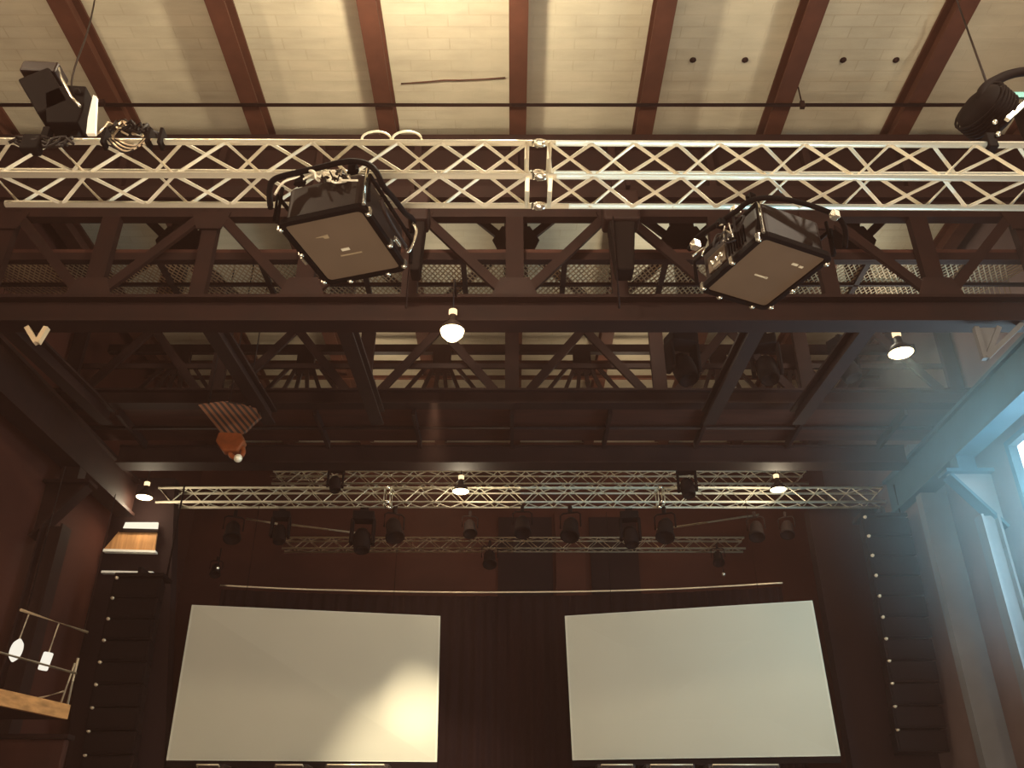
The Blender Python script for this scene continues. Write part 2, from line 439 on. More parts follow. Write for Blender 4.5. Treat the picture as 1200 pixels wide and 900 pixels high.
# ================================================================ FAR CRANE BRIDGE (Y = 11 .. 12.3)
YC = 11.0
fg = thing('lattice_girder', 'far lattice girder with fanning dark struts, below the mesh walkway', 'girder', (0, YC, 5.75))
obj('bottom_chord', MB().ibeam((-WX, YC, 5.86), (WX, YC, 5.86), .2, .24, .03), M['steel'], fg)
obj('top_chord', MB().box2((-WX, YC - .05, 7.0), (WX, YC + .05, 7.14)), M['steel'], fg)
obj('mid_rail', MB().box2((-WX, YC + .1, 6.42), (WX, YC + .14, 6.50)), M['steel2'], fg)
for k in range(-3, 4):
    x = k * 2.35 * .9 + 0.0
    obj('post', MB().box2((x - .1, YC - .04, 5.98), (x + .1, YC + .04, 7.0)), M['steel'], fg)
    for sgn in (-1, 1):
        xm = x + sgn * 1.06
        if abs(xm) < WX:
            obj('diagonal', MB().bar((x + sgn * .25, YC - .03, 5.98), (xm, YC - .03, 7.02), .05, .12), M['steel'], fg)
fl = thing('lattice_girder', 'rearmost lattice girder whose thin struts fan out over the stage', 'girder', (0, 12.15, 5.9))
obj('bottom_chord', MB().box2((-WX, 12.1, 6.0), (WX, 12.2, 6.2)), M['steel2'], fl)
obj('top_chord', MB().box2((-WX, 12.1, 7.3), (WX, 12.2, 7.44)), M['steel2'], fl)
for xm in (-5.3, -3.3, -1.12, 1.12, 3.3, 4.45):
    obj('post', MB().box2((xm - .14, 12.1, 6.9), (xm + .14, 12.18, 7.3)), M['steel2'], fl)
    for dx in (-.62, -.32, -.1, .1, .32, .62):
        obj('strut', MB().bar((xm + dx * .35, 12.1, 7.05), (xm + dx * 1.35, 12.1, 6.2), .04, .06), M['steel2'], fl)
# roof battens seen beyond
for i, (y, z, w) in enumerate(((12.9, 7.55, 'nearest'), (13.5, 7.6, 'middle'), (14.2, 7.62, 'farthest'))):
    solo('roof_batten', MB().box2((-WX + .02, y, z), (WX - .02, y + .06, z + .06)), M['purlin'],
         'thin dark batten across the roof above the stage, %s of three' % w, 'batten', 'battens over the stage')

dk = thing('crane_deck', 'brown underside of the rear crane deck with slanting ribs', 'deck', (0, 11.6, 5.75))
obj('deck_plate', MB().box2((-WX, 11.1, 5.78), (WX, 12.22, 5.82)), M['deck'], dk)
for k in range(-5, 6):
    x = .0 + k * 1.4
    if abs(x) < 6.3: obj('rib', MB().bar((x, 11.12, 5.72), (x, 12.2, 5.69), .05, .12), M['steel'], dk)
obj('pipe', MB().tube([(-WX, 11.62, 5.70), (WX, 11.62, 5.70)], .03, 8), M['steel'], dk)
pb = thing('crane_beam', 'long plain dark beam above the stage trusses', 'beam', (0, 12.3, 5.45), kind='thing')
obj('beam_body', MB().ibeam((-6.0, 12.35, 5.57), (6.0, 12.35, 5.57), .26, .28, .035).box2((-6.0, 12.24, 5.46), (6.0, 12.27, 5.68)), M['steel'], pb)
obj('bottom_lip', MB().box2((-6.0, 12.18, 5.40), (6.0, 12.5, 5.43)), M['steel2'], pb)

# crane runway beams along both walls, on brackets
for s, nm, mt in ((-1, 'left', 'steel2'), (1, 'right', 'tinted_steel')):
    x = s * (WX - .32)
    rb = thing('runway_beam', 'long crane runway beam along the %s wall, sloping up towards the viewer' % nm, 'beam', (x, 6, 5.0), kind='thing')
    obj('beam_body', MB().ibeam((x, -3, 5.25), (x, 13.3, 5.25), .30, .60, .05).box2((x - .09, -3, 4.99), (x + .09, 13.3, 5.5)), M[mt], rb)
    obj('rail', MB().box2((x - .03, -3, 5.555), (x + .03, 13.3, 5.62)), M['steel2'], rb)
    ys = (11.02, 7.9, 4.0) if s > 0 else (11.4, 7.9, 4.0)
    for i, y in enumerate(ys):
        cn = thing('bracket', 'triangular steel bracket under the %s runway beam, %s' % (nm, ('farthest from the camera', 'middle one', 'nearest')[i]), 'bracket', (x, y, 4.6), 'runway brackets')
        tri = lambda v: V((v.x, v.z, v.y))
        xo = s * (WX - .02)
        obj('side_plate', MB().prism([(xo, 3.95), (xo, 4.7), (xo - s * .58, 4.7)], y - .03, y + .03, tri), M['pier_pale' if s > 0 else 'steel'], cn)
        obj('flange', MB().bar((xo, y, 3.93), (xo - s * .58, y, 4.68), .22, .04), M[mt], cn)
        obj('top_plate', MB().box2((xo, y - .14, 4.7), (xo - s * .64, y + .14, 4.745)).box2((xo - s * .2, y - .1, 4.745), (xo - s * .45, y + .1, 4.945)), M[mt], cn)
# pale V shapes standing for a lit ceiling gap (right) and lamp (left)
for i, (sx, lab) in enumerate(((1, 'right'), (-1, 'left'))):
    kb = thing('bright_v', 'pale V-shaped bars standing for a bright patch under the lattice girder at the far %s' % lab, 'brace', (sx * 4.9, 7.88, 5.1))
    if sx > 0: pts = [(1143, 384), (1154, 421), (1170, 384), (1156, 420), (1197, 380)]
    else: pts = [(32, 384), (43, 402), (55, 384), (44, 402), (56, 386)]
    q = [P(x, y, Y=7.88) for x, y in pts]
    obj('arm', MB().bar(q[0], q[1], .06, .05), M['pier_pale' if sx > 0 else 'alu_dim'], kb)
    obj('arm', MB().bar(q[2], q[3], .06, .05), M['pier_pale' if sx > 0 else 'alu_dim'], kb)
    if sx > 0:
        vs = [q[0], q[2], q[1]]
        obj('plate', MB().add(vs + [v + V((0, .02, 0)) for v in vs], [[0, 1, 2], [5, 4, 3], [0, 3, 4, 1], [1, 4, 5, 2], [2, 5, 3, 0]]), M['pier_pale'], kb)  # pale plate in place of the lit ceiling between the arms
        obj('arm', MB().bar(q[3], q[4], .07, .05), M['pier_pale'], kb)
# columns on the right wall near the window
cb = MB().ibeam((6.27, 11.0, FLOOR), (6.27, 11.0, 4.1), .2, .24, .03)
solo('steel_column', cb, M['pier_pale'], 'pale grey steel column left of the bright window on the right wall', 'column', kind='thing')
cb = MB().ibeam((-6.2, 11.4, FLOOR), (-6.2, 11.4, 4.1), .26, .3, .03)
solo('steel_column', cb, M['steel2'], 'dark steel column against the left wall behind the balcony', 'column', kind='thing')

# ================================================================ ALUMINIUM TRUSSES
def zig(mb, a0, a1, b0, b1, n, r, phase=0):
    """zigzag brace between chord a (a0..a1) and chord b (b0..b1), n half-waves"""
    a0, a1, b0, b1 = map(V, (a0, a1, b0, b1))
    for i in range(n):
        t0, t1 = i / n, (i + 1) / n
        p = a0.lerp(a1, t0) if (i + phase) % 2 == 0 else b0.lerp(b1, t0)
        q = b0.lerp(b1, t1) if (i + phase) % 2 == 0 else a0.lerp(a1, t1)
        mb.tube([p, q], r, 8, cap=False)

def box_truss(name, label, y, z, s, x0, x1, r_ch, r_br, half, material, drop=0.0, seams=(), y_end=None, group=None, x0bb=None, phases=(0, 1, 0, 1)):
    t = thing(name, label, 'truss', ((x0 + x1) / 2, y, z), group)
    Z = lambda x, dz: z + dz - drop * x
    yy = lambda x, dy: y + dy
    ch = lambda x, dy, dz: V((x, yy(x, dy), Z(x, dz)))
    faces = (((0, s), (0, 0)), ((0, 0), (s, 0)), ((s, s), (s, 0)), ((0, s), (s, s)))
    cuts = [x0] + [q for pr in seams for q in pr] + [x1]
    spans = [(cuts[i], cuts[i + 1]) for i in range(0, len(cuts), 2)]
    for (dy, dz) in ((0, 0), (s, 0), (0, s), (s, s)):
        a = x0bb if (x0bb is not None and (dy, dz) == (s, 0)) else x0
        obj('chord', MB().tube([ch(a, dy, dz), ch(x1, dy, dz)], r_ch, 14), material, t)
    for fi, (A, B) in enumerate(faces):
        mb = MB()
        for (a, b) in spans:
            n = max(2, round((b - a) / half))
            zig(mb, ch(a, *A), ch(b, *A), ch(a, *B), ch(b, *B), n, r_br, phases[fi])
        obj('bracing', mb, material, t)
    for (a, b) in seams:
        for x in (a, b):
            mb = MB()
            for A, B in faces: mb.tube([ch(x, *A), ch(x, *B)], r_br * 1.25, 8)
            obj('end_frame', mb, material, t)
        for (dy, dz) in ((0, 0), (s, 0), (0, s), (s, s)):
            m = (a + b) / 2; mb = MB()
            mb.tube([ch(m - .045, dy, dz), ch(m - .01, dy, dz), ch(m + .01, dy, dz), ch(m + .045, dy, dz)], [r_ch * 1.02, r_ch * 1.28, r_ch * 1.28, r_ch * 1.02], 14)
            mb.tube([ch(m - .02, dy, dz) + V((0, -r_ch * 1.5, -r_ch)), ch(m - .02, dy, dz) + V((0, r_ch * 1.5, r_ch))], .006, 6)
            mb.tube([ch(m + .02, dy, dz) + V((0, -r_ch * 1.5, -r_ch)), ch(m + .02, dy, dz) + V((0, r_ch * 1.5, r_ch))], .006, 6)
            obj('coupler', mb, M['chrome'], t)
    return t

TY, TZ, TS = 4.33, 3.94, .29
TX0 = -3.62
box_truss('lighting_truss', 'bright silver box truss across the top carrying the two projectors', TY, TZ, TS, TX0, 4.2, .024, .0125, .285, M['alu'],
          drop=.005, seams=((.10, .25),), x0bb=P(8, 236, Y=TY + TS).x)
# small bright top rail hook: two bent wires above the truss
for i, (xa, lab) in enumerate(((441, 'left'), (477, 'right'))):
    pts = [P(xa + 17 * math.cos(a), 163 - 9 * math.sin(a), Y=TY) for a in [PI * k / 10 for k in range(11)]]
    solo('cable_loop', MB().tube(pts, .008, 6), M['alu'], 'thin pale cable loop on top of the front truss, %s of the pair' % lab, 'cable', 'cable loops on the truss')

# ---- truss 2, and the dimmer ones behind
t2y = 13.5
box_truss('lighting_truss', 'long slim silver truss over the stage with three lamps in front', t2y, 5.28, .25, P(183, 585, Y=t2y).x, P(1037, 585, Y=t2y).x, .024, .011, .25, M['alu'], seams=((-2.1, -2.0), (2.4, 2.5)))
box_truss('lighting_truss', 'upper silver truss behind the slim stage truss, touching it from above', 14.6, 6.06, .24, P(320, 555, Y=14.6).x, P(945, 555, Y=14.6).x, .024, .010, .25, M['alu'])
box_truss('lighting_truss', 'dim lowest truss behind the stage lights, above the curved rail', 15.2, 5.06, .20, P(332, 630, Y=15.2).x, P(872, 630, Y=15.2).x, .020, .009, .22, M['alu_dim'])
for i, (a, b, lab) in enumerate((((289, 608), (325, 614), 'left end of the lowest truss, shorter one'), ((342, 615), (428, 626), 'left end of the lowest truss, longer one'), ((770, 621), (889, 603), 'right end of the lowest truss'))):
    solo('support_bar', MB().tube([P(*a, Y=14.9), P(*b, Y=14.9)], .022, 8), M['alu_dim'], 'slanting silver bar at the ' + lab, 'bar', 'slanting support bars')
# upper-left bars above the upper truss
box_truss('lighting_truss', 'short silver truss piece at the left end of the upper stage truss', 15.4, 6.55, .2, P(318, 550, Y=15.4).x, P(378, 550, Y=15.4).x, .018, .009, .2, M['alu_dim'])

# ================================================================ PROJECTORS
def rr_poly(w, d, r, n=4):
    pts = []
    for cx, cy, a0 in ((w / 2 - r, d / 2 - r, 0), (-w / 2 + r, d / 2 - r, 90), (-w / 2 + r, -d / 2 + r, 180), (w / 2 - r, -d / 2 + r, 270)):
        for k in range(n + 1):
            a = math.radians(a0 + 90 * k / n); pts.append((cx + r * math.cos(a), cy + r * math.sin(a)))
    return pts

def projector(label, cx, cy, z, yaw, H, seed, W=.56, D=.66, tilt=(0, 0), kind='left'):
    rnd = random.Random(seed)
    t = thing('projector', label, 'projector', (cx, cy, z), 'hanging projectors')
    t.rotation_euler = (tilt[0], tilt[1], yaw)
    L = lambda name, mb, m, bev=0, par=t: obj(name, mb, m, par, bev, world=False)
    hs = L('housing', MB().prism(rr_poly(W - .03, D - .03, .05), .03, H), M['housing'], .008)
    # side details: vents and connector panel on the left side (-x) and near side (-y)
    vt = MB()
    for k in range(7): vt.box((-W / 2 + .012, -D * .22 + k * .028, H * .55), (.012, .012, H * .45))
    L('vent', vt, M['black'], 0, hs)
    cp = MB().box((-W / 2 + .01, D * .22, H * .5), (.012, D * .28, H * .42)); L('connector_panel', cp, M['grey_panel'], .003, hs)
    for k in range(3): L('socket', MB().lathe([(0, .012), (.016, .012), (.02, 0)], (-W / 2 + .004, D * .14 + k * .05, H * .5), (-1, 0, 0), 10), M['chrome'], 0, hs)
    L('lens', MB().lathe([(0, .05), (.05, .05), (.055, .08), (.065, .08), (.07, 0)], (0, D / 2 - .02, H * .5), (0, 1, 0), 20), M['lens'], 0, hs)
    # underside: frame rim and grey panel
    outer = rr_poly(W + .03, D + .03, .055); inner = rr_poly(W - .045, D - .045, .03)
    n = len(outer); rim = MB()
    vs = [V((x, y, -.0)) for x, y in outer] + [V((x, y, .0)) for x, y in inner] + [V((x, y, .04)) for x, y in outer] + [V((x, y, .04)) for x, y in inner]
    fs = []
    for i in range(n):
        j = (i + 1) % n
        fs += [[j, i, n + i, n + j], [2 * n + i, 2 * n + j, 3 * n + j, 3 * n + i], [i, j, 2 * n + j, 2 * n + i], [n + j, n + i, 3 * n + i, 3 * n + j]]
    rim.add(vs, fs); L('bottom_frame', rim, M['black'], .003)
    bp = L('bottom_panel', MB().prism(rr_poly(W - .05, D - .05, .03), .012, .03), M['grey_panel'])
    if kind == 'left':
        L('logo', MB().box((.0, .02, .010), (.055, .022, .004)), M['logo'], 0, bp)
        L('model_mark', MB().box((.015, .075, .010), (.15, .010, .004)), M['logo_dim'], 0, bp)
        L('vent_mark', MB().prism([(-.13, -.14), (-.04, -.15), (-.045, -.115), (-.075, -.118), (-.08, -.133)], .008, .012), M['logo_dim'], 0, bp)
    else:
        L('logo', MB().bar((-.06, .03, .010), (.035, .03, .010), .012, .004).box((.035, .03, .010), (.02, .018, .004)), M['logo'], 0, bp)
        L('vent_mark', MB().box((.11, -.17, .010), (.045, .02, .004)).box((.165, -.165, .010), (.03, .018, .004)), M['logo'], 0, bp)
    # corner and edge clamps
    hw, hd = W / 2 + .01, D / 2 + .01
    for (x, y) in ((-hw, -hd + .05), (-hw, -.02), (-hw, hd - .04), (hw, -hd + .07), (hw, .06), (hw, hd - .05), (-.12, hd), (.16, hd)):
        k = L('clamp', MB().ball((x, y, -.004), .016, 8, (1.1, 1.1, .7)).box((x, y, .02), (.03, .03, .05)), M['chrome'], 0)
    # side rails of the hanging cage
    for sx in (-1, 1):
        L('cage_rail', MB().tube([(sx * (W / 2 + .035), -D / 2, .05), (sx * (W / 2 + .035), -D / 2 - .015, H * .8), (sx * (W / 2 + .035), D / 2, H * .8), (sx * (W / 2 + .035), D / 2, .05)], .014, 8), M['black'])
        L('latch', MB().box((sx * (W / 2 + .05), D * .12, .04), (.02, .075, .03)), M['chrome'], .004)
        L('corner_post', MB().tube([(sx * (W / 2 + .01), -D / 2 - .01, .02), (sx * (W / 2 + .01), -D / 2 - .01, H)], .013, 8), M['chrome'] if sx * (1 if kind == 'left' else -1) > 0 else M['black'])
    return t, L

ZP = 3.5
pl, L = projector('black projector hanging under the left half of the front truss, bent tube handle above', -1.08, 4.52, ZP, math.radians(-17), .30, 3, W=.57, D=.65)
# bent tube handle that arches over the near side of the left projector
def arc_pts(pts, n=6):
    out = []
    m = len(pts)
    for i in range(m - 1):
        p0 = V(pts[max(i - 1, 0)]); p1 = V(pts[i]); p2 = V(pts[i + 1]); p3 = V(pts[min(i + 2, m - 1)])
        for k in range(n):
            t = k / n
            out.append(.5 * ((2 * p1) + (p2 - p0) * t + (2 * p0 - 5 * p1 + 4 * p2 - p3) * t * t + (3 * p1 - p0 - 3 * p2 + p3) * t ** 3))
    out.append(V(pts[-1])); return out
def to_local(t, p):
    m = Matrix.Translation(t.location) @ t.rotation_euler.to_matrix().to_4x4()
    return m.inverted() @ V(p)
def depth_pts(t, pts, Y): return [to_local(t, P(x, y, Y=yy)) for (x, y), yy in zip(pts, Y)]
h = [(317, 244), (316, 222), (322, 210), (345, 203), (372, 197), (396, 191), (415, 189), (432, 193), (442, 203), (449, 218), (461, 232), (475, 250), (484, 258), (483, 274)]
hy = [4.22, 4.2, 4.19, 4.17, 4.16, 4.15, 4.14, 4.12, 4.10, 4.12, 4.3, 4.55, 4.7, 4.75]
L('yoke', MB().tube(arc_pts(depth_pts(pl, h, hy)), .019, 10), M['black'])
h2 = [(322, 228), (333, 213), (352, 207)]
L('yoke_brace', MB().tube(arc_pts(depth_pts(pl, h2, [4.2, 4.19, 4.18])), .008, 8), M['alu'])
h3 = [(446, 232), (452, 250), (462, 268), (476, 290)]
L('arm', MB().tube(arc_pts(depth_pts(pl, h3, [4.12, 4.2, 4.4, 4.7])), .015, 8), M['housing'])
h4 = [(484, 262), (488, 272), (482, 290), (477, 296)]
L('hinge', MB().tube(arc_pts(depth_pts(pl, h4, [4.7] * 4)), .010, 8), M['chrome'])
rnd = random.Random(5)
for k in range(9):      # crumpled cables and safety wires lying on the housing
    xs = rnd.uniform(352, 400); 
    pts = [(xs + rnd.uniform(-6, 8) + j * rnd.uniform(3, 8), 214 - rnd.uniform(0, 14)) for j in range(5)]
    L('wire', MB().tube(arc_pts(depth_pts(pl, pts, [4.14 + rnd.uniform(-.02, .06) for _ in pts]), 5), rnd.choice((.005, .007, .009)), 6), M['alu'] if k % 3 else M['rubber'])
for (x, y) in ((398, 205), (414, 198), (352, 212)):
    p = to_local(pl, P(x, y, Y=4.2)); L('pipe_clamp', MB().box(p, (.055, .05, .06)).tube([p + V((-.04, 0, -.02)), p + V((.04, 0, -.02))], .012, 8), M['chrome'] if x == 398 else M['black'], .005)
L('hanging_bracket', MB().box((-.05, -.05, .345), (.36, .05, .05)).box((-.05, .2, .345), (.36, .05, .05)), M['black'], .006)

pr, L = projector('black projector hanging under the right half of the front truss, pale bar logo underneath', 1.70, 4.81, ZP, math.radians(25), .30, 4, W=.55, D=.66, kind='right')
h = [(808, 292), (818, 278), (842, 262), (862, 248), (880, 235), (905, 232), (940, 238), (978, 252), (990, 268), (990, 290)]
L('yoke', MB().tube(arc_pts(depth_pts(pr, h, [4.75, 4.6, 4.5, 4.42, 4.36, 4.38, 4.42, 4.5, 4.6, 4.7])), .018, 10), M['black'])
rnd = random.Random(11)
for k in range(8):
    a = rnd.uniform(0, 1); x0_, y0_ = 812 + a * 62, 296 - a * 46
    pts = [(x0_ + rnd.uniform(-5, 9) + j * 3, y0_ + rnd.uniform(-8, 12)) for j in range(4)]
    L('wire', MB().tube(arc_pts(depth_pts(pr, pts, [4.56 - a * .2 + rnd.uniform(-.03, .03) for _ in pts]), 5), rnd.choice((.006, .008)), 6), M['chrome'] if k % 2 else M['rubber'])
for (x, y, m_) in ((815, 287, 'chrome'), (862, 247, 'chrome'), (880, 232, 'black'), (845, 262, 'black'), (978, 252, 'chrome')):
    p = to_local(pr, P(x, y, Y=4.45)); L('pipe_clamp', MB().box(p, (.05, .05, .055)).tube([p + V((-.04, 0, -.01)), p + V((.04, 0, .01))], .012, 8), M[m_], .005)
L('hanging_bracket', MB().box((0, -.12, .345), (.36, .05, .05)).box((0, .14, .345), (.36, .05, .05)), M['black'], .006)

# ================================================================ STAGE LIGHTS ON THE FRONT TRUSS
def to_tube(c, axis, prof, n=20): return MB().lathe(prof, c, axis, n)
YS = 4.42
sl = thing('stage_light', 'black stage spotlight with a white edged flap standing on the left end of the truss', 'stage light', P(78, 150, Y=YS))
a = P(45, 92, Y=YS); b = P(78, 148, Y=YS)
ax = (b - a).normalized()
sd = ax.cross(V((0, 1, 0))).normalized()
bd = MB()
def obox(mb, c, ax, half_l, hw, hd):
    x = ax; y = V((0, 1, 0)); z = x.cross(y).normalized()
    vs = []
    for l in (-half_l, half_l):
        for u, w in ((-1, -1), (1, -1), (1, 1), (-1, 1)): vs.append(c + x * l + z * u * hw + y * w * hd)
    return mb.add(vs, [[3, 2, 1, 0], [4, 5, 6, 7], [0, 1, 5, 4], [1, 2, 6, 5], [2, 3, 7, 6], [3, 0, 4, 7]])
obj('lamp_body', obox(MB(), P(58, 118, Y=YS), ax, .20, .11, .10), M['black'], sl, .012)
obj('rear_cap', obox(MB(), P(52, 88, Y=YS), V((1, 0, -.06)).normalized(), .13, .05, .085), M['housing'], sl, .015)
obj('yoke', MB().tube([P(69, 80, Y=YS - .12), P(72, 92, Y=YS - .13), P(84, 114, Y=YS - .13), P(94, 125, Y=YS - .12)], .010, 8), M['chrome'], sl)
obj('knob', MB().lathe([(0, .03), (.02, .028), (.022, 0)], P(91, 109, Y=YS - .1), (0, -1, 0.3), 12), M['black'], sl)
obj('lens_tube', MB().prism([(P(x, y, Y=YS).x, P(x, y, Y=YS).z) for x, y in ((60, 122), (82, 112), (108, 114), (104, 140), (98, 156), (62, 156))], YS - .1, YS + .1, lambda v: V((v.x, v.z, v.y))), M['black'], sl, .008)
obj('barn_door', quad_prism([(109, 111), (113, 113), (111, 156), (101, 156), (103, 138)], YS - .11, .03), M['white'], sl)
for x_ in (55, 90): obj('clamp', MB().box(P(x_, 158, Y=YS), (.05, .06, .10)), M['black'], sl, .005)

cc = thing('cable_bundle', 'heap of dark cables tied on top of the truss beside the left spotlight', 'cable', P(150, 158, Y=4.4))
rnd = random.Random(21)
for k in range(16):
    x0_ = rnd.uniform(112, 150); pts = []
    for j in range(6):
        f = j / 5; xx = x0_ + f * rnd.uniform(34, 46)
        pts.append((xx, 160 - (math.sin(f * PI) * rnd.uniform(4, 19)) * (1 - .45 * max(0, (xx - 150) / 40)) - rnd.uniform(0, 2)))
    obj('cable', MB().tube([P(x, y, Y=4.36 + rnd.uniform(-.02, .2)) for x, y in pts], rnd.uniform(.007, .014), 6), M['rubber'] if k % 4 else M['alu_dim'], cc)
for k in range(6):
    pts = [(126 + k * 2 + 42 * f, 163 + 16 * math.sin(f * PI) * (1 - k * .1)) for f in [j / 8 for j in range(9)]]
    obj('cable', MB().tube([P(x, y, Y=4.3) for x, y in pts], .006, 6), M['alu_dim'] if k % 2 else M['rubber'], cc)
for x_ in (176, 190, 124): obj('cable_tie', MB().box(P(x_, 163, Y=4.31), (.02, .08, .13)), M['black'], cc)
cc = thing('cable_bundle', 'dark cable tangle with clamps at the far left end of the truss', 'cable', P(40, 170, Y=4.3))
for k in range(8):
    pts = [(8 + k * 2 + j * 13 + rnd.uniform(-3, 3), 164 + rnd.uniform(-6, 10)) for j in range(6)]
    obj('cable', MB().tube(arc_pts([P(x, y, Y=4.3 + rnd.uniform(-.03, .05)) for x, y in pts], 4), rnd.uniform(.008, .013), 6), M['rubber'], cc)
obj('clamp', MB().box(P(38, 170, Y=4.31), (.12, .08, .13)), M['black'], cc, .01)

# right: round wash light and boxy fixture at the picture edge
YR = 4.5
sr = thing('stage_light', 'black rounded stage light standing on the right end of the front truss', 'stage light', P(1155, 160, Y=YR))
ctr = P(1160, 132, Y=YR)
obj('lamp_body', MB().lathe([(0, -.13), (.13, -.12), (.175, -.08), (.185, .02), (.165, .10), (.08, .14), (0, .145)], ctr + V((-.02, 0, 0)), (-.55, -.3, .25), 22), M['black'], sr)
fins = MB()
for k in range(6): fins.lathe([(.186, -.005), (.20, -.004), (.20, .004), (.186, .005)], ctr + V((-.02, 0, 0)) + V((-.55, -.3, .25)).normalized() * (-.06 + k * .028), (-.55, -.3, .25), 22)
obj('cooling_fin', fins, M['black'], sr)
obj('yoke', MB().tube(arc_pts([P(1168, 160, Y=YR), P(1150, 112, Y=YR - .1), P(1172, 92, Y=YR - .05), P(1200, 84, Y=YR), P(1240, 84, Y=YR)]), .035, 10), M['black'], sr)
obj('housing', MB().box(P(1225, 138, Y=YR), (.3, .2, .26)), M['housing'], sr, .015)
obj('bracket', MB().bar(P(1180, 140, Y=YR - .12), P(1205, 118, Y=YR - .12), .03, .03), M['alu'], sr)
obj('glass', MB().box(P(1196, 112, Y=YR - .08), (.16, .02, .05)), mat('teal_dichroic_glass', (110, 170, 165), .2, .2, 0), sr)
obj('knob', MB().ball(P(1166, 143, Y=YR - .22), .018, 8), M['chrome'], sr)
obj('knob', MB().ball(P(1170, 157, Y=YR - .22), .018, 8), M['chrome'], sr)
obj('clamp', MB().box(P(1160, 168, Y=TY), (.06, .08, .12)), M['black'], sr, .005)
# hanging safety cables
solo('steel_cable', MB().tube([P(1120, -4, Z=7.7), P(1124, 8, Z=7.65), P(1132, 30, Z=7.2), P(1159, 105, Y=4.6)], .009, 6), M['rubber'], 'thin dark cable from the roof down to the right stage light', 'cable')
solo('steel_cable', MB().tube(arc_pts([P(112, -6, Z=7.6), P(107, 20, Z=7.0), P(100, 45, Z=6.2), P(90, 72, Y=4.9), P(84, 96, Y=4.6), P(86, 112, Y=4.5)]), .008, 6), M['rubber'], 'thin dark cable from the roof down to the left spotlight', 'cable')

# ================================================================ PENDANT LAMPS
def pendant(px, py, Y, R, label, top, strength_w, deep=1.0):
    c = P(px, py, Y=Y)
    t = thing('pendant_lamp', label, 'lamp', c, 'high bay lamps')
    obj('lamp_shade', MB().lathe([(R, 0), (R * .98, R * .18), (R * .7, R * .62), (R * .32, R * .92), (R * .3, R * 1.5), (0, R * 1.5)], c, n=24), M['housing'], t)
    obj('lamp_disc', MB().lathe([(0, -R * .18 * deep), (R * .5, -R * .15 * deep), (R * .85, -R * .07 * deep), (R * .96, .004)], c, n=24), M['lamp'], t)
    obj('lamp_neck', MB().lathe([(R * .22, R * 1.5), (R * .34, R * 1.6), (R * .34, R * 2.0), (R * .1, R * 2.1)], c, n=12), M['lamp_small'], t)
    if deep > 1:      # hangs from a short arm clamped to the girder behind it
        obj('stem', MB().tube([c + V((0, 0, R * 2.1)), (c.x, c.y, 5.34), (c.x, c.y + .02, 5.38), (c.x, 7.78, 5.38)], .012, 6), M['rubber'], t)
    else: obj('stem', MB().tube([c + V((0, 0, R * 2.1)), (c.x, c.y, top)], .012, 6), M['rubber'], t)
    l = bpy.data.lights.new('pendant_light', 'POINT'); l.energy = strength_w; l.color = (1, .83, .58); l.shadow_soft_size = R * .8
    lo = bpy.data.objects.new('pendant_light', l); col.objects.link(lo); lo.location = c + V((0, 0, -R * .6 - .05))
    return t
pendant(530, 388, 7.45, .125, 'glowing round pendant lamp in the middle, right of the left projector', 7.95, 24, 5.0)
pendant(1056, 414, 9.4, .155, 'glowing pendant lamp on the right, below and right of the right projector', 6.0, 30)
pendant(540, 576, 13.1, .135, 'small glowing pendant lamp in front of the slim stage truss, centre', 6.0, 34)
pendant(912, 574, 13.1, .13, 'small glowing pendant lamp in front of the slim stage truss, right', 6.0, 34)
pendant(169, 583, 13.1, .13, 'small glowing pendant lamp at the left end of the slim stage truss', 6.0, 24)

# ================================================================ STAGE LIGHTS OVER THE STAGE (dark silhouettes)
def par_can(name='stage_light'):
    t = thing(name, '', 'stage light', (0, 0, 0), 'dark stage lights in the roof')
    L = lambda n, mb, m, b=0: obj(n, mb, m, t, b, world=False)
    ax = V((0, -.5, -1)).normalized()
    L('lamp_body', MB().lathe([(0, -.16), (.06, -.15), (.10, -.08), (.115, .12), (.13, .13), (.13, .17), (.11, .17), (.10, .10), (0, .09)], (0, 0, -.26), ax, 16), M['black'])
    L('yoke', MB().tube([(-.14, 0, -.26), (-.14, 0, -.08), (-.10, 0, -.05), (.10, 0, -.05), (.14, 0, -.08), (.14, 0, -.26)], .012, 6), M['black'])
    L('clamp', MB().box((0, 0, .0), (.05, .06, .10)), M['black'], .006)
    return t
def moving_head():
    t = thing('moving_head', '', 'stage light', (0, 0, 0), 'dark stage lights in the roof')
    L = lambda n, mb, m, b=0: obj(n, mb, m, t, b, world=False)
    L('base', MB().box((0, 0, -.08), (.30, .24, .13)), M['black'], .015)
    L('arm', MB().box((-.15, 0, -.30), (.05, .16, .36)), M['black'], .015)
    L('arm', MB().box((.15, 0, -.30), (.05, .16, .36)), M['black'], .015)
    L('head', MB().lathe([(0, -.17), (.08, -.16), (.12, -.08), (.125, .05), (.11, .17), (.09, .18), (.085, .16), (0, .15)], (0, 0, -.42), V((.1, -.35, -1)), 18), M['black'])
    L('clamp', MB().box((0, 0, .02), (.12, .05, .08)), M['black'], .006)
    return t
pc, mh = par_can(), moving_head()
